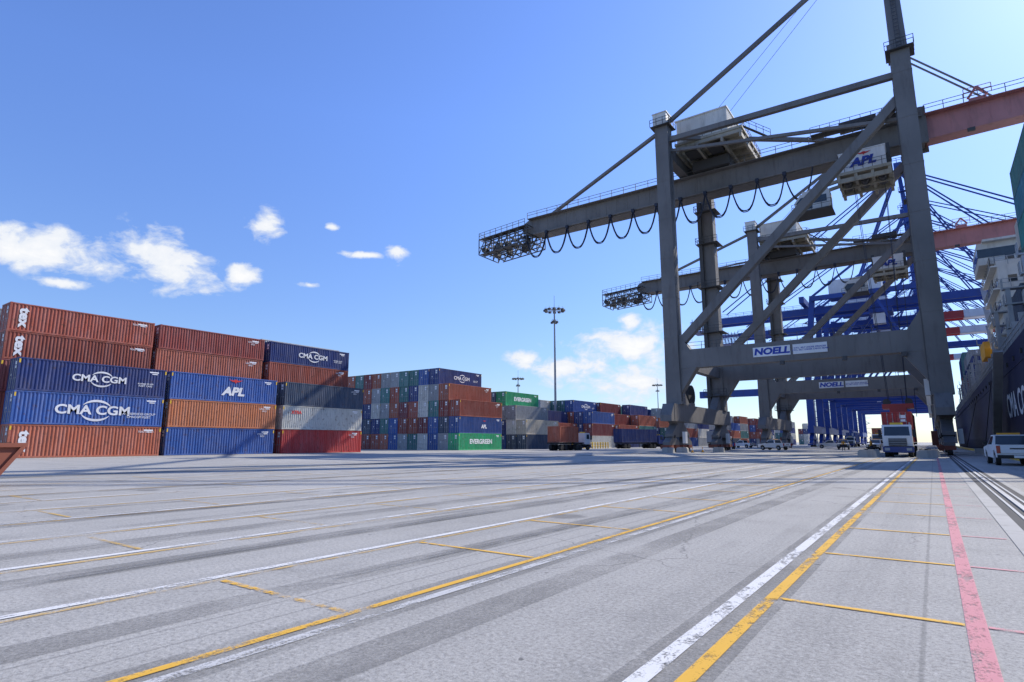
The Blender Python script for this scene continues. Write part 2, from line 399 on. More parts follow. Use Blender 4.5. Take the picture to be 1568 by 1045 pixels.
def swoosh(parent,lx,cy,cz,r):
    k=MB()
    for a0,a1,rr_ in ((25,150,r),(205,330,r)):
        n=14; pts=[]
        for i in range(n+1):
            t=R(a0+(a1-a0)*i/n); th=.11*r*math.sin(math.pi*i/n)+.01
            pts.append(((math.cos(t)*rr_*1.15,math.sin(t)*rr_*.80),th))
        o_=len(k.v)
        for (c,th) in pts:
            k.v+=[(lx,cy+c[0]*(1-th/r),cz+c[1]*(1-th/r)),(lx,cy+c[0]*(1+th/r),cz+c[1]*(1+th/r))]
        for i in range(n): k.f.append([o_+2*i,o_+2*i+1,o_+2*i+3,o_+2*i+2]); k.m.append(0)
    k.obj('logo_arc',['text_w'],parent)
def cma(o,cy,cz,s=.9):
    text('CMA CGM',s,(1.226,cy,cz),'+x','text_w',o,'logo_text',.03,sx=1.15); swoosh(o,1.226,cy+.15*s,cz,s*.98)
def eagle(parent,lx,cy,cz,s,face='+x'):
    k=MB()
    pts=[(-1,.25),(-.35,.18),(-.1,.3),(.1,.3),(.35,.18),(1,.25),(.45,-.02),(.12,-.05),(0,-.25),(-.12,-.05),(-.45,-.02)]
    if face=='+x': k.prism([(cy+p[0]*s,cz+p[1]*s) for p in pts],'x',lx,lx+.006,0)
    else: k.prism([(cy+p[0]*s,cz+p[1]*s) for p in pts],'y',lx,lx+.006,0)
    k.obj('eagle_emblem',['text_r'],parent)
def decorate(o,d,H=2.9):
    if d=='cma': cma(o,.2,H*.5,.85); text('ecologic & safe\nFLEET CARE',.24,(1.226,4.2,H*.42),'+x','text_w',o,'small_text',.01)
    elif d=='cmab': cma(o,0,H*.48,1.15); text('ANL SERVICES GROUP\nCMACGM FLEET',.30,(1.226,3.9,H*.36),'+x','text_w',o,'small_text',.01)
    elif d=='apl': text('APL',1.25,(1.226,.7,H*.40),'+x','text_w',o,'logo_text',.05,sx=1.2,shear=.2); eagle(o,1.228,.9,H*.80,.85)
    elif d=='apls': text('APL',.9,(1.226,.7,H*.42),'+x','text_w',o,'logo_text',.05); eagle(o,1.228,.8,H*.75,.5)
    elif d=='ever': text('EVERGREEN',1.1,(1.226,0,H*.5),'+x','text_w',o,'logo_text',.04,sx=1.1)
    elif d=='texv':
        text('tex',1.05,(1.226,-5.0,H*.5),'+x','text_w',o,'logo_text',.045,sx=1.25,roll=-90)
        text('TEXU 548 731',.24,(1.226,4.7,H*.82),'+x','text_w',o,'id_text',.01)
    elif d=='xtra': text('XTRA',.55,(1.226,-4.2,H*.72),'+x','text_r',o,'logo_text',.05)
    elif d=='lab': text('UACU 4217\n45G1',.26,(1.226,4.6,H*.75),'+x','text_w',o,'id_text',.01)
rj=random.Random(11)
def cont(kind,col,X,Y0,Z,parent=None,name='shipping_container',deco=None):
    Ln=6.06 if kind=='20' else 12.19
    o=place(CM[kind],name,parent,(X-1.22+(rj.random()-.5)*.06,Y0+Ln/2+(rj.random()-.5)*.14,Z),0,col)
    if deco: decorate(o,deco,2.9 if kind=='hc' else 2.6)
    return o
F=-64.2; B2=-66.85
for Y0,lv in ((16.0,[('hc',RB2,'texv'),('hc',BL,'cmab'),('hc',NV,'cma')]),(28.75,[('hc',BL,'lab'),('hc',OR,'lab'),('hc',BL,'apl')]),(42.0,[('hc',RD,'lab'),('hc',WH,'xtra'),('hc',DK,'lab')])):
    z=0
    for kd,c,d in lv: cont(kd,c,F,Y0,z,deco=d); z+=2.91
for Y0,lv in ((15.5,[RB,RB3,MR,(RB,'texv'),(RB,'texv')]),(28.2,[NV,RB,RB3,(RB2,'lab'),(RB3,'lab')]),(41.4,[RB,GR,NV,(RB,'lab'),(NV,'cma')])):
    z=0
    for i,c in enumerate(lv):
        kd='hc' if i<3 else 'st'; dd=None
        if isinstance(c[0],tuple): c,dd=c
        cont(kd,c,B2,Y0,z,deco=dd); z+=2.91 if i<3 else 2.61
PAL=[RB,RB3,MR,BL,NV,NV,GR,GR,WH,TE,DK,RB2,TE,BL]
def block(Y0,rows,Xf,seed,fixed=None,name='container_stack'):
    r=random.Random(seed); e=empty(name,(0,0,0))
    for i,h in enumerate(rows):
        z=0
        for l in range(h):
            c=r.choice(PAL); d=None
            if fixed and (i,l) in fixed: c,d=fixed[(i,l)]
            elif i==0 and r.random()<.3: d='lab'
            cont('hc',c,Xf-i*2.52,Y0,z,e,'container',d); z+=2.91
    return e
block(15.8,[4,4,5,4],-69.4,5); block(28.4,[4,5,4,4],-69.4,6); block(41.6,[5,4,4,5],-69.4,8)
block(77,[3,4,5,5,5,5,5,5,5,5,5,5,5],-66,21,{(0,0):(GN,'ever'),(0,1):(BL,'apls'),(0,2):(RB,'lab'),(1,3):(RB2,'lab'),(1,2):(RB3,None),(2,4):(NV,'cma')})
block(96,[2,3,4,4,4,4,4,3],-65,33,{(0,0):(DK,'lab'),(0,1):(BE,'lab'),(1,2):(GR,'lab'),(2,3):(GN,'ever'),(1,1):(WH,None)})
block(113,[2,3,3,4,4,4,4],-70,34); block(125.6,[3,3,4,4,4,3],-66,35,{(0,2):(BL,'lab'),(2,3):(BL,'cma'),(1,2):(NV,None)})
block(138.2,[2,3,4,3,4,4],-65,36); block(151,[3,4,3,4,3],-65,37)
block(172,[2,4,3,4,4,4],-65,38); block(184.6,[3,3,4,4],-64,39); block(197.2,[4,3,4,4],-64,40); block(218,[3,4,4],-62,41); block(230.6,[3,4,3],-62,42)
block(243.2,[4,3,4],-62,43); block(270,[3,4,4],-60,44); block(283,[4,4,3],-60,45); block(310,[3,4],-58,46); block(323,[4,4],-58,47); block(360,[4,3],-56,48); block(374,[4,4],-56,49)
# ------------------------------------------------------------------ grey cranes
XL,XR=-29.2,1.35
def bogies(k,x,y,mi_body=0,mi_red=1,mi_wheel=2):
    k.prism([(y-3.4,2.1),(y+3.4,2.1),(y+3.4,2.5),(y+1.0,4.1),(y-1.0,4.1),(y-3.4,2.5)],'x',x-.55,x+.55,mi_body)
    for s in (-1,1):
        yc=y+s*2.6
        k.prism([(yc-1.9,1.0),(yc+1.9,1.0),(yc+1.9,1.35),(yc+.5,2.08),(yc-.5,2.08),(yc-1.9,1.35)],'x',x-.48,x+.48,mi_body)
        for t in (-1.2,1.2):
            k.box(x-.5,x+.5,yc+t-.75,yc+t+.75,.55,.98,mi_red)
            for tt in (-.42,.42): k.cyl((x-.18,yc+t+tt,.36),(x+.18,yc+t+tt,.36),.33,12,mi_wheel)
            k.box(x-.95,x-.52,yc+t-.3,yc+t+.3,.45,.95,mi_red)
        k.cyl((x-.6,yc,2.15),(x+.6,yc,2.15),.22,10,mi_wheel)
def grey_crane(Y0):
    C=empty('gantry_crane',(0,0,0)); G=Y0+10.5; YR=Y0+21
    k=MB()
    for x in (XL,XR):
        for y in (Y0,YR):
            k.beam((x,y,6.6),(x,y,14),2.2,1.8,0,2.0,1.8); k.beam((x,y,14),(x,y,49),2.0,1.8)
            for z in range(10,48,6): k.box(x-1.03,x+1.03,y-.925,y+.925,z,z+.07)
            s=1 if x<0 else -1
            k.prism([(x+s*1.0,11.6),(x+s*3.4,11.6),(x+s*1.1,8.2)],'y',y-.7,y+.7)
            k.prism([(x+s*.99,14.2),(x+s*2.6,14.2),(x+s*.99,16.6)],'y',y-.6,y+.6)
            s2=1 if y==Y0 else -1
            k.prism([(y+s2*.9,6.6),(y+s2*4.2,6.6),(y+s2*.9,9.6)],'x',x-.6,x+.6)
        k.box(x-.85,x+.85,Y0-3.0,YR+3.0,4.2,6.6)
        k.prism([(Y0-3.0,4.2),(Y0-3.0,6.6),(Y0-4.2,5.0),(Y0-4.2,4.2)],'x',x-.8,x+.8)
        k.box(x-.6,x+.6,Y0+.9,YR-.9,12.1,13.9)
        k.box(x-.7,x+.7,Y0+.9,YR-.9,44.4,46.4)
        for y in (Y0-.2,YR+.2): k.prism([(y-1.6,4.2),(y+1.6,4.2),(y+.9,3.6),(y-.9,3.6)],'x',x-.6,x+.6)
    for y in (Y0,YR):
        k.box(XL+1.0,XR-1.0,y-.75,y+.75,11.6,14.2)
        for i in range(1,8): 
            xx=XL+1+i*3.6; k.box(xx-.03,xx+.03,y-.775,y+.775,11.65,14.15)
        k.beam((XL+.6,y,14.8),(XR-.6,y,43.0),1.1,1.1)
        k.beam((XL+.8,y,46.8),(XR-.8,y,46.2),.7,.75)
    k.beam((XL+1,Y0+.4,45.2),(XR-1,Y0+.5,40.6),.42,.42)
    k.beam((XL+1,Y0+1,47.6),(XR-1,YR-1,46.4),.55,.55)
    AP=70; AT=88
    k.beam((XR,Y0,49),(XR-.3,G-2.4,AT),1.7,1.5,0,1.2,1.1); k.beam((XR,YR,49),(XR-.3,G+2.4,AT),1.7,1.5,0,1.2,1.1)
    k.box(XR-1.2,XR+.8,G-3.2,G+3.2,AT-1,AT+.4)
    k.beam((XR,Y0+3,57),(XR,YR-3,57),.8,.8)
    k.beam((XL,Y0,49.2),(XR-.3,Y0+4.3,AP),.55,.55)
    k.beam((XL,Y0,48.8),(-55,G-1.0,44.4),.48,.48); k.beam((XL,YR,48.8),(-55,G+1.0,44.4),.35,.35)
    for s in (-1,1): k.beam((XR,G+s*1.2,AT),(41,G+s*1.0,44.3),.3,.3)
    pts=[(-60.2,44.2),(-61.4,43.6),(-61.8,42.8),(-61.4,41.6),(-60,41.2),(-56,40.8),(3,40.8),(3,44.2)]
    k.prism(pts,'y',G-1.3,G+1.3)
    for i in range(30):
        xx=-58+i*2.05; k.box(xx-.03,xx+.03,G-1.33,G+1.33,41.2,44.1)
    k.box(-59,3,G-1.75,G-1.3,40.9,41.15); k.box(-59,3,G+1.3,G+1.75,40.9,41.15)
    k.box(-60,3,G-2.3,G-1.3,44.0,44.12); k.rail((-60,G-2.25,44.12),(3,G-2.25,44.12),1.15,2.2,.08)
    k.rail((-60,G+1.25,44.2),(3,G+1.25,44.2),1.15,2.2,.08)
    k.beam((3,G-1.6,40.4),(3,G-1.6,45.5),.9,.4); k.beam((3,G+1.6,40.4),(3,G+1.6,45.5),.9,.4)
    k.obj('structure',['crane'],C)
    k=MB()
    for x in (XL,XR):
        for y in (Y0,YR): bogies(k,x,y)
    for x,y in ((XL,Y0),(XR,Y0),(XL,YR),(XR,YR)):
        k.box(x-1.5,x-.9,y-.4,y+.5,1.0,2.6,1); k.box(x+.9,x+1.35,y-.6,y+.2,1.2,2.8,3)
        k.box(x-1.6,x-1.0,y+1.6,y+3.4,6.7,8.6,3)
    k.cyl((XL-1.6,Y0+10,8.6),(XL-1.0,Y0+10,8.6),1.6,20,2); k.box(XL-1.9,XL-.9,Y0+9,Y0+11,6.6,7.4,0)
    k.obj('bogies',['crane','rust','black','white'],C)
    k=MB(); k.prism([(3.3,41.0),(46,41.6),(48,42.3),(48,44.2),(3.3,44.3)],'y',G-1.2,G+1.2,0)
    for i in range(22): k.box(4+i*2-.03,4+i*2+.03,G-1.24,G+1.24,41.8,44.2,0)
    k.box(3.3,47,G-2.2,G-1.2,44.2,44.3,0); k.rail((3.3,G-2.15,44.3),(47,G-2.15,44.3),1.15,2.0,.08,1); k.rail((3.3,G+1.2,44.3),(47,G+1.2,44.3),1.15,2,.08,1)
    for xx in (9,19,41):
        k.box(xx-.9,xx+.9,G-1,G+1,44.3,45.2,0); k.beam((xx-1,G-1,45.2),(xx,G-1,46.6),.25,.25,0); k.beam((xx+1,G-1,45.2),(xx,G-1,46.6),.25,.25,0); k.rail((xx-1.4,G-1.5,45.2),(xx+1.4,G-1.5,45.2),1.2,1,.08,0)
    for xx in (8,16,24): k.box(xx-.5,xx+.3,G-1.6,G-1.2,40.6,41.0,1)
    k.obj('boom',['pink','crane_dark'],C)
    k=MB(); rr=random.Random(5)
    xs=[-59.5,-61.5,-63.5,-65.5,-67.5,-69.5,-71.2]; ya,yb,yc_,yd=G-3.2,G-1.2,G+1.6,G+3.4
    for lv in range(3):
        for yy in (ya,yb,yc_,yd):
            zz=42.6-lv*1.6
            k.beam((xs[0],yy,zz),(xs[-1]+lv*.6,yy,zz-.7),.17,.17)
    for i,xx in enumerate(xs):
        dz=-.7*(i/6)
        for yy in (ya,yb,yc_,yd):
            k.beam((xx,yy,42.6+dz),(xx,yy,39.4+dz),.14,.14)
            if i<6: k.beam((xx,yy,42.6+dz),(xs[i+1],yy,39.4+dz),.12,.12); k.beam((xx,yy,39.4+dz),(xs[i+1],yy,41+dz),.1,.1)
        for zz in (42.6,41,39.4): k.beam((xx,ya,zz+dz),(xx,yd,zz+dz),.14,.14)
    k.add([(-60,ya,42.65),(-71,ya,41.95),(-71,G-1.5,41.95),(-60,G-1.5,42.65)],[(0,1,2,3)])
    k.add([(-62,ya,39.35),(-71,ya,38.75),(-71,G-1.5,38.75),(-62,G-1.5,39.35)],[(0,1,2,3)])
    k.rail((-60,ya,42.7),(-71.2,ya,42.0),1.2,1.4,.08); k.rail((-71.2,ya,42.0),(-71.2,yd,42.0),1.2,1.4,.08)
    for i in range(9):
        a=Vector((-61-rr.random()*9.4,G-2.5+rr.random()*5,39.3)); k.box(a.x-.4,a.x+.4,a.y-.5,a.y+.5,39.3,40.2+rr.random())
    for s in (-1,1): k.cyl((-70.4,G+s*2-.6,39.8),(-70.4,G+s*2+.6,39.8),.6,12)
    k.obj('end_platform_truss',['crane_dark'],C)
    k=MB(); hx0,hx1,hy0,hy1=-28.3,-20.6,Y0+3.6,Y0+15
    k.box(hx0,hx1,hy0,hy1,47.6,51.4,0); k.box(hx0-.15,hx1+.15,hy0-.15,hy1+.15,51.4,51.6,0)
    for i in range(25): 
        xx=hx0+.15+i*.3; k.box(xx,xx+.12,hy0-.04,hy0+.02,47.7,51.3,0)
    for i in range(37):
        yy=hy0+.15+i*.3; k.box(hx1-.02,hx1+.04,yy,yy+.12,47.7,51.3,0)
    k.box(hx0-.3,hx1+2.2,hy0-.45,hy1+.8,47.2,47.58,1)
    for i in range(6):
        yy=hy0-.3+i*2.3; k.box(hx0-.2,hx1+2.1,yy,yy+.3,46.6,47.18,1)
    for xx in (hx0-.1,hx0+3,hx1-1,hx1+1.7): k.box(xx,xx+.35,hy0-.3,hy1+.6,45.9,46.58,1)
    k.box(hx0+1,hx1-1,G-3.0,G+3.0,44.3,45.88,2)
    for xx in (hx0+.8,hx0+4.2): k.box(xx,xx+2.0,hy0+1,hy0+4,46.3,46.56,2)
    for a,b in (((hx0-.2,hy0-.4),(hx1+2.1,hy0-.4)),((hx1+2.1,hy0-.4),(hx1+2.1,hy1+.7))):
        k.rail((a[0],a[1],47.58),(b[0],b[1],47.58),1.15,1.3,.07,2)
    k.beam((hx1+2.3,hy0,47.4),(hx1+6.0,hy0,44.3),.8,.12,2); k.rail((hx1+2.3,hy0-.5,47.5),(hx1+6.0,hy0-.5,44.4),1.1,1.0,.07,2)
    k.box(XL-1.2,XL+.9,Y0-1.0,Y0+1.0,49.0,51.1,0); k.box(XL-1.3,XL+1.0,Y0-1.1,Y0+1.1,51.1,51.25,0)
    k.obj('machinery_house',['cream','beige','crane_dark'],C)
    ty0,ty1=Y0+4.9,Y0+9.2
    k=MB(); k.box(-6.7,-1.4,ty0,ty1,37.2,39.8,0); k.box(-6.8,-1.3,ty0-.1,ty1+.1,39.8,39.92,0)
    for i in range(17): 
        xx=-6.6+i*.31
        if not -5.2<xx<-2.7: k.box(xx,xx+.12,ty0-.04,ty0+.02,37.3,39.7,0)
    k.box(-7.2,-.8,ty0-.3,ty1+3.4,36.7,37.1,1)
    for xx in (-6.9,-4.9,-3,-1.1): k.box(xx-.18,xx+.18,ty0-.2,ty1+3,35.9,36.68,1)
    for yy in (ty0,ty0+2.4,ty0+5): k.box(-7.1,-.9,yy-.15,yy+.15,35.7,36.3,1)
    for xx in (-6.8,-1.2):
        for yy in (Y0+8,Y0+13): k.box(xx-.3,xx+.3,yy-.3,yy+.3,37.1,41.2,2)
    for xx in (-6,-4,-2): k.cyl((xx,ty0+1,36.2),(xx,ty0+3.6,36.2),.5,12,2)
    k.rail((-7.2,ty0-.3,37.1),(-.8,ty0-.3,37.1),1.1,1,.06,2)
    k.beam((-7,ty0+1,36.6),(-11,ty0+1,36.0),.4,.4,1); k.beam((-7,ty0+3,36.6),(-11,ty0+3,36.0),.4,.4,1)
    k.obj('trolley_house',['white','beige','crane_dark'],C)
    text('APL',1.55,(-4.0,ty0-.06,38.2),'-y','text_b',C,'trolley_sign',.06,sx=1.1,shear=.25); eagle(C,ty0-.07,-3.8,39.25,.9,'-y')
    cy0=ty0+.2; dz=-.7; k=MB()
    k.prism([(-12.2,33.6+dz),(-8.6,33.6+dz),(-8.2,34.2+dz),(-8.2,36.2+dz),(-11.8,36.2+dz),(-12.7,35.0+dz)],'y',cy0,cy0+2.6,0)
    k.prism([(-12.0,33.9+dz),(-10.4,33.9+dz),(-10.4,35.7+dz),(-11.8,35.7+dz),(-12.4,35.0+dz)],'y',cy0-.03,cy0+2.63,1)
    k.box(-10.2,-8.6,cy0-.03,cy0+2.63,34.6+dz,35.6+dz,1)
    k.box(-12.9,-8,cy0-.7,cy0+3.2,33.4+dz,33.55+dz,2); k.rail((-12.9,cy0-.7,33.55+dz),(-8,cy0-.7,33.55+dz),1.1,1,.06,2)
    k.box(-11.6,-8.4,cy0+.2,cy0+2.4,36.2+dz,36.6+dz,0)
    k.obj('operator_cab',['cream','glass','crane_dark'],C)
    k=MB(); x=-60.5; yf=G-1.9
    while x<-14:
        wd=4.6-(x+60)*.018
        for off,dr in ((0,4.6),(.18,4.3),(-.15,4.45)):
            pts=[]
            for i in range(13):
                t=i/12; pts.append((x+wd*t,yf+off,40.7-dr*(1-abs(2*t-1)**2.6)))
            k.tube(pts,.08,5)
        k.box(x-.25,x+.25,yf-.3,yf+.3,40.4,40.95); x+=wd
    for a,b in (((XR-1.2,G-1,77),(-26,G-2,51.6)),((XR-1.2,G+1,77),(-24.5,G,51.6)),((-5.5,G-2,36.6),(-4.3,G-1.5,6.5)),((-1.9,G-2,36.6),(-2.3,G-1.5,6.5)),((-5.5,G+2,36.6),(-4.3,G+1.5,6.5)),((-1.9,G+2,36.6),(-2.3,G+1.5,6.5))):
        k.cyl(a,b,.035,4)
    k.obj('festoon_cables',['cable'],C)
    k=MB()
    for z in (9,20,28,36,42): 
        k.box(XL-1.9,XL+1.9,YR-2.0,YR+1.5,z,z+.1); k.rail((XL-1.9,YR-2,z+.1),(XL+1.9,YR-2,z+.1),1.1,1,.07); k.rail((XL-1.9,YR-2,z+.1),(XL-1.9,YR+1.5,z+.1),1.1,1,.07)
    k.box(XL-1.5,XL-.9,YR-1.5,YR-.92,6,44)
    for x in (XL,XR):
        k.box(x-1.5,x+1.5,Y0-1.5,Y0+1.4,48.9,49.0); k.rail((x-1.5,Y0-1.5,49),(x+1.5,Y0-1.5,49),1.1,.8,.07); k.rail((x+1.5,Y0-1.5,49),(x+1.5,Y0+1.4,49),1.1,.8,.07)
    sl_=(G-2.4-Y0)/(AT-49)
    for s in (-.25,.25): k.beam((XR+s,Y0-.95,49),(XR+s-.2,Y0-.95+sl_*36,85),.06,.06)
    for i in range(60): 
        z=49+i*.6; y=Y0-.95+sl_*(z-49); k.beam((XR-.25,y,z),(XR+.25,y,z),.05,.05)
    k.rail((XR-6.2,G-3.6,43.27),(XR-1,G-3.6,43.27),1.1,1,.08)
    k.box(-10,1.2,G-4.0,G-2.4,44.5,44.6); k.rail((-10,G-4.0,44.6),(1.2,G-4.0,44.6),1.1,1.2,.07)
    k.box(-6.5,-2,G-3.2,G-1.5,44.6,45.6)
    k.rail((XL+2,Y0,14.2),(XR-2,Y0,14.2),1.1,2,.06)
    for x in (XL+1.05,XR-1.2):
        for s in (0,.45): k.beam((x+.1,Y0-.9+s*1.0,7),(x+.1,Y0-.9+s*1.0,44),.06,.06)
    for i in range(10):
        z=14+i*3; s=1 if i%2 else -1; yc=Y0+11
        k.beam((XR-.2,yc-3*s,z),(XR-.2,yc+3*s,z+3),.8,.14); k.box(XR-.8,XR+.4,yc+3*s-.6,yc+3*s+.6,z+2.96,z+3.04)
        k.rail((XR-.7,yc-3*s,z),(XR-.7,yc+3*s,z+3),1.0,1.5,.05)
    k.obj('platforms_and_ladders',['crane_dark'],C)
    k=MB(); k.box(-18.2,-13.7,Y0-.84,Y0-.76,12.35,13.6,0); k.box(-13.4,-9.5,Y0-.84,Y0-.76,12.35,13.6,0)
    for x in (-15,-8,-2): k.box(x,x+.5,Y0-1.2,Y0-.6,11.1,11.6,1)
    k.obj('sign_boards',['white','crane_dark'],C)
    text('NOELL',1.15,(-15.95,Y0-.85,12.97),'-y','text_b',C,'sign_text',.05,sx=1.2,shear=.15)
    text('S.W.L. 40LT UNDER SPREADER\nS.W.L. 50LT UNDER CARGO BEAM',.27,(-11.45,Y0-.85,12.97),'-y','text_b',C,'sign_text',.02)
    return C
grey_crane(81); grey_crane(136)
# ------------------------------------------------------------------ blue cranes
def blue_crane(Y0,tall=84,ext=False,boomcols=True):
    C=empty('blue_gantry_crane',(0,0,0)); YR=Y0+18; G=Y0+9; k=MB()
    for x in (XL,XR):
        for y in (Y0,YR):
            k.beam((x,y,6),(x,y,20),2.0,1.7,0,1.8,1.5); k.beam((x,y,20),(x*.9 if x<0 else x,y+(1.5 if y==Y0 else -1.5),46),1.7,1.4,0,1.5,1.3)
        k.box(x-.8,x+.8,Y0-3,YR+3,4,6.2); k.box(x-.8,x+.8,Y0,YR,16.3,17.8); k.box(x-.7,x+.7,Y0,YR,44,46)
        k.beam((x,Y0,18),(x,YR,43),.7,.7)
    for y in (Y0,YR):
        k.box(XL-(33 if ext and y==Y0 else 0),XR,y-.7,y+.7,15.8,18)
        k.box(XL*.9,XR,y-.6,y+.6,44.2,45.6)
        k.beam((XL+1,y,18.6),(-10,y,44),.8,.8); k.beam((XR,y,18.6),(-10,y,44),.7,.7); k.beam((XL*.9,y,45.5),(XR,y+(2.5 if y==Y0 else -2.5),66),.6,.6)
        ys=2.5 if y==Y0 else -2.5
        k.beam((XR,y,46),(XR-2,G+(-2 if y==Y0 else 2),tall),1.4,1.2,0,.9,.9)
        k.beam((-16,G-ys*.6,46),(XR-2,G-ys*.6,tall),.6,.6)
        k.beam((XR-2,G-ys*.5,tall),(-55,G-ys,45.6),.3,.3)
        for xx in (18,33,58): k.beam((XR-2,G-ys*.5,tall),(xx,G-ys,45),.36,.36)
        for xx in (30,56): k.beam((XR-2,G-ys*.5,tall-9),(xx,G-ys,45),.25,.25)
        g=G-ys; k.box(-58,3,g-.5,g+.5,41.2,43.4); k.rail((-58,g-1,43.4),(3,g-1,43.4),1.1,2.5,.1)
        if not boomcols: k.box(3,60,g-.5,g+.5,41.2,43.4)
    k.box(XR-3,XR-1,G-3,G+3,tall-1,tall+1); k.rail((XR-3.4,G-3,tall+1),(XR+.4,G-3,tall+1),1.4,1,.15)
    for z in range(50,tall-2,5):
        k.box(XR-2.5,XR+2.5,G-5,G-3.5,z,z+.15); k.rail((XR-2.5,G-5,z),(XR+2.5,G-5,z),1.3,1.2,.12); k.beam((XR-2,G-4.5,z),(XR+2,G-4.5,z+5),.3,.2)
    for i in range(9): k.beam((-58,G-4,43.4-.45*i),(-66,G-4,43-.45*i),.15,.15)
    for i in range(7): 
        k.beam((-58-i*1.2,G-4,39.5),(-58-i*1.2,G-4,44),.15,.15); k.beam((-58-i*1.2,G+3,39.5),(-58-i*1.2,G-4,43.4),.15,.15)
    k.box(-66,-57,G-4,G+4,39.4,39.6); k.box(-66,-57,G-3,G+3,43.0,43.2)
    k.box(-22,-8,G-4.5,G+4.5,46.4,51,1); k.box(-22.5,-7.5,G-5,G+5,46.1,46.4)
    k.box(-12,-6,G-4,G+4,39.5,40.8); k.box(-11,-8,G-5,G-2,36,39,1)
    for i in range(14):
        z=6+i*2.7; s=1 if i%2 else -1
        k.beam((XL-2.5*s,YR+1.5,z),(XL+2.5*s,YR+1.5,z+2.7),.7,.15); k.box(XL-3,XL+3,YR+1,YR+2.2,z-.05,z+.05)
    for x in (XL,XR):
        for y in (Y0,YR): bogies(k,x,y,0,0,2)
    k.obj('structure',['blue','white','black'],C)
    if boomcols:
        k=MB(); x=3; i=0
        while x<60:
            n=9
            for s in (-2.5,2.5): k.box(x,x+n,G+s-.6,G+s+.6,41.1,43.5,i%2)
            k.box(x,x+.8,G-2,G+2,42,43,i%2); x+=n; i+=1
        k.obj('boom',['red','white'],C)
    text('ZPMC',1.5,(-14,Y0-.74,16.9),'-y','text_w',C,'sign_text',.05)
    return C
blue_crane(196,84,True,False); blue_crane(228,80); blue_crane(262,80); blue_crane(300,82,False,False); blue_crane(345,80)
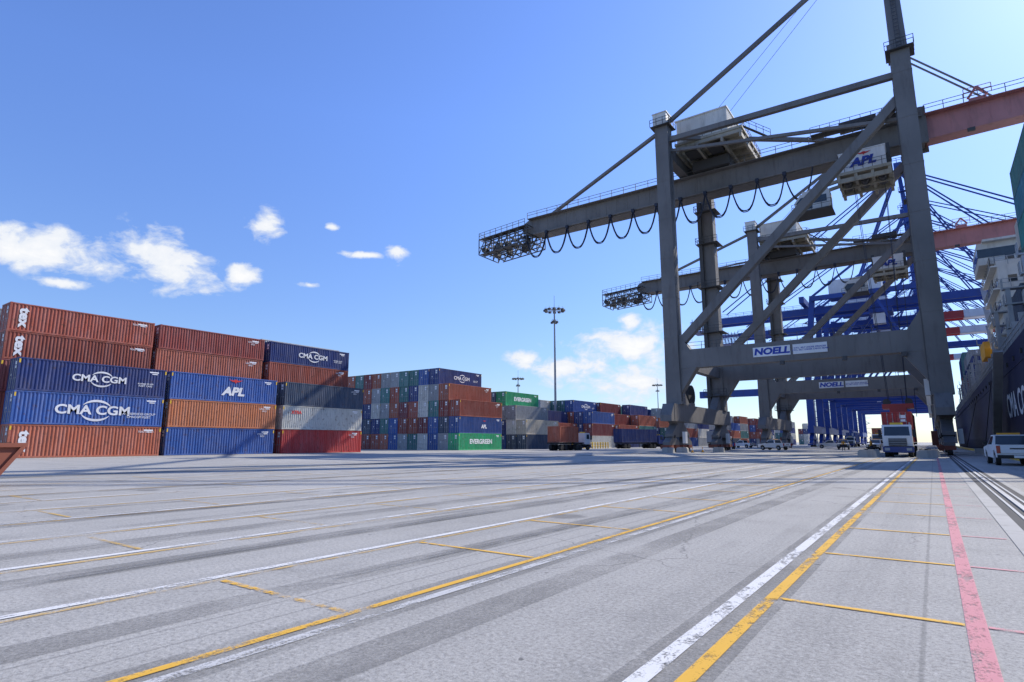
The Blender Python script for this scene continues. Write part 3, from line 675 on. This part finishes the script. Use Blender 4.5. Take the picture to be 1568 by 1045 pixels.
# ------------------------------------------------------------------ ship
def ship():
    C=empty('container_ship',(0,0,0)); k=MB()
    HX=7.0
    secs=[(22,3),(34,1.2),(50,0),(260,0),(285,2),(305,8)]
    prof=[(1.6,-3.4),(.5,-1),(0,2),(-.0,8.5),(-.0,10.6)]
    vs=[];fs=[]
    for (yy,ins) in secs:
        for (dx,zz) in prof: vs.append((HX+dx+ins*(1 if zz<9 else .7),yy,zz))
        for (dx,zz) in reversed(prof): vs.append((46-(HX+dx-7)-ins,yy,zz))
    n=len(prof)*2
    for i in range(len(secs)-1):
        for j in range(n-1): fs.append((i*n+j,i*n+j+1,(i+1)*n+j+1,(i+1)*n+j))
    fs.append(tuple(range(n))); fs.append(tuple(range((len(secs)-1)*n,len(secs)*n)))
    k.add(vs,fs,0)
    k.add([(HX+.3,30,10.4),(45,30,10.4),(45,290,10.4),(HX+.3,290,10.4)],[(0,1,2,3)],3)
    k.rail((HX+.15,46,10.6),(HX+.15,255,10.6),1.2,2.0,.08,1)
    for i in range(40): 
        yy=48+i*5.2; k.box(HX+.4,HX+1.5,yy,yy+.25,10.6,13.0,1)
    k.box(HX-.05,HX,50,258,8.4,8.5,0)
    for i in range(30): k.box(HX-.12,HX,60+i*6,60.5+i*6,9.0,9.4,3)
    k.obj('hull',['navy','steel','white','black'],C)
    text('CMA CGM',3.4,(HX-.05,74,5.0),'-x','text_w',C,'hull_lettering',.02,sx=1.2)
    k=MB(); n=16
    for i in range(n+1):
        t=i/n; y=49+t*11; z=6.2+2.4*math.sin(t*1.6); th=.05+.3*math.sin(math.pi*t)
        k.v+=[(HX-.05,y,z-th),(HX-.05,y,z+th)]
    for i in range(n): k.f.append([2*i,2*i+1,2*i+3,2*i+2]); k.m.append(0)
    k.obj('hull_swoosh',['text_w'],C)
    k=MB(); k.box(9,40,97,110,10.5,25,0); k.box(7.4,42,99,108,25,28,0); k.box(8,41,98,109,28,28.3,0)
    for z in range(12,26,3): k.box(8.3,9,96.3,110.7,z-.1,z+.1,0); k.rail((8.3,96.3,z+.1),(8.3,110.7,z+.1),1.1,1.5,.08,2); k.rail((8.3,96.3,z+.1),(30,96.3,z+.1),1.1,1.8,.08,2)
    for z in range(12,25,3):
        for i in range(7): k.box(8.96,9.02,98+i*1.7,98.8+i*1.7,z+.9,z+1.8,1)
        for i in range(12): k.box(10+i*2.4,10.9+i*2.4,96.95,97.02,z+.9,z+1.8,1)
    k.box(7.35,42.05,98.95,108.05,26,27.2,1)
    k.box(14,20,112,120,10.5,32,0); k.cyl((20,103,28),(20,103,38),.5,8,0); k.beam((16,103,35),(24,103,35),.3,.3,0)
    k.prism([(112,14),(119,14),(120,15.2),(119.4,16.4),(112.6,16.4),(111.4,15.2)],'x',7.6,10,3)
    k.beam((8.8,112.5,16.4),(8.8,112.5,19),.3,.3,0); k.beam((8.8,118.5,16.4),(8.8,118.5,19),.3,.3,0)
    for z in range(13,24,3): k.beam((8.6,110.9,z),(8.6,114,z+3),.7,.12,2)
    k.cyl((12,88,12),(12,88,24),1.1,12,0); k.box(10.5,13.5,86.6,89.6,24,27,0); k.beam((12,88,25),(14,66,30),.9,.9,0)
    k.obj('accommodation_block',['cream','glass','steel','hivis'],C)
    k=MB()
    for yy in (65.2,79.4,93.6,124,138.2,152.4,166.6,180.8,195,209,223):
        for xx in range(8,46,5):
            k.box(xx-.2,xx+.2,yy,yy+.9,10.6,17.5,0)
        for z in (13.3,15.8,17.5): k.box(7.6,45,yy-.1,yy+1,z-.1,z+.05,0); k.rail((7.6,yy-.1,z),(7.6,yy+1,z),1,.5,.07,0)
        k.beam((8,yy+.4,10.8),(13,yy+.4,17.2),.15,.15,0)
    k.box(9,44,64,93,10.5,12.2,0); k.box(9,44,124,235,10.5,12.2,0)
    k.obj('lashing_bridges',['steel'],C)
    r=random.Random(4)
    for bi,(yy,hts) in enumerate(((66.4,6),(80.6,2),(125.2,2),(139.4,1),(153.6,2),(167.8,3),(182,4),(196.2,4),(210.2,5),(224.2,5))):
        for row in range(6 if bi<4 else 4):
            n=hts-(1 if (row%3==1 and hts<6) else 0)
            for l in range(n):
                col=r.choice([TE,(.05,.26,.34),BL,NV,(.06,.25,.30),TE]) if bi==0 else r.choice(PAL)
                if bi==0 and row==0: col=(TE,(.05,.26,.34),TE,(.04,.30,.30),(.05,.24,.32),TE)[l]
                place(CM['hc'],'deck_container',C,(10.4+(.3 if bi==0 else 0)+row*2.5,yy+6.1,12.3+l*2.91),0,col)
    k=MB(); k.beam((6.2,92,.6),(6.2,76,10.4),.8,.15,0); k.rail((5.9,92,.6),(5.9,76,10.4),1.1,1,.07,0); k.box(QE-1.4,QE-.4,91.4,93,0,.6,0)
    for y0,y1 in ((100,92),(130,140)): k.cyl((7.1,y0,9.8),(QE-.4,y1,.5),.05,5,1)
    k.obj('gangway',['steel','black'],C)
ship()
# ------------------------------------------------------------------ high mast lights
def mast(x,y,h,s=1):
    C=empty('high_mast_light',(x,y,0)); k=MB()
    k.cyl((0,0,0),(0,0,h),.36,12,0,.17); k.cyl((0,0,0),(0,0,.5),.7,12,0)
    for zz,rad,n,b_ in ((h-.3,2.4,12,.3),(h-3.4,.8,4,.22)):
        for i in range(n):
            t=2*math.pi*i/n; c,s_=math.cos(t),math.sin(t)
            k.beam((0,0,zz),(c*rad,s_*rad,zz),.08,.08)
            t2=2*math.pi*(i+1)/n; k.beam((c*rad,s_*rad,zz),(math.cos(t2)*rad,math.sin(t2)*rad,zz),.08,.08)
            k.box(c*rad-b_,c*rad+b_,s_*rad-b_,s_*rad+b_,zz-.45,zz+.05,1)
            k.beam((c*rad,s_*rad,zz),(c*rad,s_*rad,zz+.6),.06,.06)
        k.cyl((0,0,zz-.4),(0,0,zz+.5),.4,10)
    k.cyl((0,0,h),(-.0,0,h+3.4),.05,5)
    k.obj('mast_and_lamps',['steel','crane_dark'],C)
mast(-75.6,124.6,35); mast(-150,215,30); mast(-118,300,32); mast(-60,420,32); mast(-95,520,32)
# ------------------------------------------------------------------ vehicles
def wheel(k,x,y,r=.38,w=.24,mi=2,hub=3):
    k.cyl((x-w/2,y,r),(x+w/2,y,r),r,18,mi); s=1 if x>0 else -1
    k.cyl((x+s*(w/2-.02),y,r),(x+s*(w/2+.012),y,r),r*.55,12,hub)
def pickup(name,x,y,rz=0,mat='white'):
    C=empty(name,(x,y,0),rz); k=MB()
    def arch(c):
        return [(c+math.cos(R(a))*.50,.42+math.sin(R(a))*.50) for a in range(175,-1,-25)]
    prof=[(-2.75,.50)]+[p for p in arch(-1.65)]+[p for p in arch(1.75)]+[(2.72,.45),(2.78,.8),(2.70,1.05),(1.2,1.16),(-2.75,1.16)]
    k.prism(prof,'x',-.95,.95,0)
    v=[(-.92,-.95,1.16),(.92,-.95,1.16),(.92,1.25,1.16),(-.92,1.25,1.16),(-.74,-.75,1.80),(.74,-.75,1.80),(.74,.45,1.80),(-.74,.45,1.80)]
    k.add(v,[(0,1,5,4),(1,2,6,5),(2,3,7,6),(3,0,4,7),(4,5,6,7)],0)
    k.add([(-.76,-.945,1.21),(.76,-.945,1.21),(.68,-.78,1.75),(-.68,-.78,1.75)],[(0,1,2,3)],1)
    k.add([(-.80,1.17,1.24),(.80,1.17,1.24),(.66,.53,1.74),(-.66,.53,1.74)],[(0,1,2,3)],1)
    for s in (-1,1): k.add([(s*.915,-.75,1.22),(s*.915,.95,1.22),(s*.775,.4,1.72),(s*.775,-.62,1.72)],[(0,1,2,3)],1)
    k.box(-.85,.85,-2.7,-1.0,1.163,1.165,2)
    for s in (-1,1):
        k.box(min(s*.95,s*.83),max(s*.95,s*.83),-2.74,-.98,1.16,1.22,0)
        k.box(min(s*.96,s*.78),max(s*.96,s*.78),-2.80,-2.74,.72,1.15,4)
        k.box(min(s*.93,s*.62),max(s*.93,s*.62),2.73,2.80,.78,.98,3)
        k.box(min(s*1.16,s*.95),max(s*1.16,s*.95),.7,.85,1.2,1.42,2)
        wheel(k,s*.82,-1.65); wheel(k,s*.82,1.75)
    k.box(-.765,.765,-2.80,-2.75,.72,1.20,0); k.box(-.35,.35,-2.815,-2.80,.95,1.02,2)
    k.box(-.95,.95,-2.95,-2.76,.42,.62,2); k.box(-.22,.22,-2.96,-2.95,.46,.60,0)
    k.box(-.95,.95,2.72,2.90,.40,.62,2); k.box(-.6,.6,2.74,2.80,.65,.98,2)
    k.box(-.55,.55,-.4,-.2,1.8,1.92,5)
    k.obj('body',[mat,'glass','black','steel','tail','hivis'],C); return C
for a in ((3.75,47.5,3,'white'),(-38,150,70,'white'),(-34,158,80,'steel'),(-23,112,60,'white'),(-14,128,185,'steel'),(-8,118,172,'white'),(-19,150,95,'white'),(-33,120,20,'dblue')):
    pickup('pickup_truck',a[0],a[1],R(a[2]),a[3])
def truck(name,x,y,rz,cab='white',box=None,length=12.5,lift=0):
    C=empty(name,(x,y,0),rz); k=MB()
    k.prism([(-.1,1.0),(-.22,1.9),(.10,2.95),(1.7,2.95),(1.75,1.0)],'x',-1.15,1.15,0)
    k.add([(-1.0,-.215,1.95),(1.0,-.215,1.95),(.95,.035,2.78),(-.95,.035,2.78)],[(0,1,2,3)],1)
    for s in (-1,1):
        k.add([(s*1.155,.15,1.9),(s*1.155,1.2,1.9),(s*1.155,1.2,2.7),(s*1.155,.3,2.7)],[(0,1,2,3)],1)
        k.box(min(s*1.45,s*1.2),max(s*1.45,s*1.2),-.25,-.1,1.8,2.5,2)
        k.box(min(s*1.05,s*.65),max(s*1.05,s*.65),-.39,-.35,.6,.85,3)
        k.cyl((s*.95-.15,.5,.5),(s*.95+.15,.5,.5),.5,16,2)
        for yy in (3.3,4.5): k.cyl((s*.9-.28,yy,.5),(s*.9+.28,yy,.5),.5,16,2)
        for yy in (length-1.0,length-2.2): k.cyl((s*.9-.28,yy,.5),(s*.9+.28,yy,.5),.5,16,2)
        k.box(min(s*.55,s*.4),max(s*.55,s*.4),1.6,length+.2,1.05,1.3,2)
    k.box(-1.2,1.2,-.35,-.05,.45,.95,5); k.box(-.7,.7,-.26,-.2,1.05,1.7,2)
    for zz in (1.15,1.3,1.45,1.6): k.box(-.68,.68,-.275,-.255,zz,zz+.05,3)
    k.box(-1.1,1.1,.2,1.8,.75,1.02,2)
    k.box(-.5,.5,.4,.7,2.95,3.15,4); k.cyl((1.0,1.95,1.0),(1.0,1.95,3.2),.08,8,3)
    for yy in (2.3,5,length-.2): k.box(-1.2,1.2,yy,yy+.25,1.1,1.32,2)
    k.obj('tractor_and_chassis',[cab,'glass','black','steel','yellow','dblue'],C)
    if box:
        kd,c,yo=box; place(CM[kd],'container_load',C,(0,yo,1.34),0,c)
    return C
truck('yard_truck',-2.7,65,0,'white',('hc',RD,8.6),14.5)
truck('yard_truck',-50.6,93,R(180),'white',('20',RB2,7.2),10.5)
truck('yard_truck',-52,132,R(165),'dblue',('hc',NV,8.6),14.5)
truck('yard_truck',-47,170,R(180),'white',('hc',GR,8.6),14.5); truck('yard_truck',-20,200,0,'white',('hc',BL,8.6),14.5)
truck('yard_truck',-9,140,0,'white',('hc',RB2,8.6),14.5)
C=empty('crane_spreader',(-3.3,91,0)); k=MB()
k.box(-1.1,1.1,-5.9,5.9,4.6,4.95,0); k.box(-.9,.9,-1.8,1.8,5.0,5.6,0)
for y in (-6,5.8): k.box(-1.22,1.22,y,y+.25,4.4,4.9,0)
k.box(-1.7,1.7,-1.4,1.4,5.62,6.2,0)
for s in (-1,1):
    k.cyl((s*1.2,-.5,6.5),(s*1.2,.5,6.5),.45,14,1)
    for y in (-6.05,6.0): k.box(s*1.2-.12,s*1.2+.12,y-.1,y+.1,3.9,4.5,1)
k.obj('frame',['red','crane_dark'],C)
def barrier(x,y,rz=0,s=1.0):
    C=empty('concrete_block',(x,y,0),rz); k=MB()
    k.prism([(-.75*s,0),(.75*s,0),(.7*s,.55),(.55*s,.68),(-.55*s,.68),(-.7*s,.55)],'y',-.45,.45,0)
    k.box(-.12,.12,-.1,.1,.68,.78,1); k.obj('block',['conc','black'],C)
for x,y in ((-5.0,62),(-5.0,66.5),(-.6,63.5),(-.4,67.5),(-28,74),(-27,76.5),(-24.5,84)): barrier(x,y,.1)
def cone(x,y):
    C=empty('traffic_cone',(x,y,0)); k=MB()
    k.box(-.2,.2,-.2,.2,0,.04,1); k.cyl((0,0,.04),(0,0,.32),.15,12,0,.10); k.cyl((0,0,.32),(0,0,.48),.10,12,2,.075); k.cyl((0,0,.48),(0,0,.72),.075,12,0,.03)
    k.obj('cone',['hivis','black','white'],C)
for x,y in ((-26.2,78),(-25.8,81),(-25.6,86),(-1.2,72),(-1.1,76),(-6,72)): cone(x,y)
C=empty('yellow_bollard_fence',(0,0,0)); k=MB()
for i in range(15):
    y=104+i*1.25; k.cyl((-60,y,0),(-60,y,1.35),.13,10,0); k.cyl((-60,y,1.35),(-60,y,1.42),.13,10,0,.05)
for z in (.6,1.2): k.cyl((-60,104,z),(-60,121.5,z),.06,6)
k.obj('bollards_and_rails',['yellow'],C)
C=empty('steel_skip_bin',(-24.2,4.75,0),R(8)); k=MB()
pr=[(-2.6,.12),(.6,.12),(1.35,1.25),(-3.2,1.25)]
k.prism(pr,'x',-1.0,1.0,0)
for yy in (-1.9,-.8,.1): k.box(1.0,1.07,yy-.06,yy+.06,.14,1.2,0)
k.box(-1.1,1.1,-3.3,1.45,1.2,1.33,0); k.box(-.9,.9,-2.9,1.1,1.335,1.35,1)
for yy in (-2,.2):
    for s in (-1,1): k.box(s*.8-.1,s*.8+.1,yy,yy+.3,0,.12,1)
k.beam((1.05,.65,.15),(1.05,1.35,1.2),.1,.12,0)
k.obj('bin_body',['rust','black'],C)
def person(x,y,rz,vest='hivis'):
    C=empty('dock_worker',(x,y,0),rz)
    def skin(name,pts,edges,rad,mat):
        me=bpy.data.meshes.new(name); me.from_pydata(pts,edges,[]); o=bpy.data.objects.new(name,me); COL.objects.link(o); o.parent=C
        md=o.modifiers.new('skin','SKIN')
        for i,r_ in enumerate(rad): me.skin_vertices[0].data[i].radius=(r_,r_*.85)
        me.skin_vertices[0].data[0].use_root=True
        s=o.modifiers.new('sub','SUBSURF'); s.levels=1; s.render_levels=1; me.materials.append(M[mat])
    skin('trousers',[(0,0,.95),(-.1,0,.88),(-.13,.06,.5),(-.14,-.02,.1),(-.14,.14,.05),(.1,0,.88),(.13,-.04,.5),(.15,-.12,.1),(.15,.03,.05)],
         [(0,1),(1,2),(2,3),(3,4),(0,5),(5,6),(6,7),(7,8)],[.14,.11,.075,.055,.05,.11,.075,.055,.05],'cloth')
    skin('jacket',[(0,0,.98),(0,0,1.25),(0,0,1.42),(-.2,0,1.42),(-.27,.02,1.15),(-.24,.14,.93),(.2,0,1.42),(.27,0,1.15),(.25,.12,.93)],
         [(0,1),(1,2),(2,3),(3,4),(4,5),(2,6),(6,7),(7,8)],[.15,.16,.11,.07,.055,.04,.07,.055,.04],vest)
    skin('head',[(0,0,1.46),(0,.01,1.56),(0,.02,1.68)],[(0,1),(1,2)],[.055,.08,.085],'skin')
    k=MB(); k.cyl((0,0,1.69),(0,0,1.80),.125,12,0,.06); k.box(-.11,.11,.05,.2,1.69,1.71,0); k.obj('hard_hat',['white'],C)
person(-51.3,90.2,R(160)); person(-11.5,105,R(200)); person(-5.2,70,R(90))
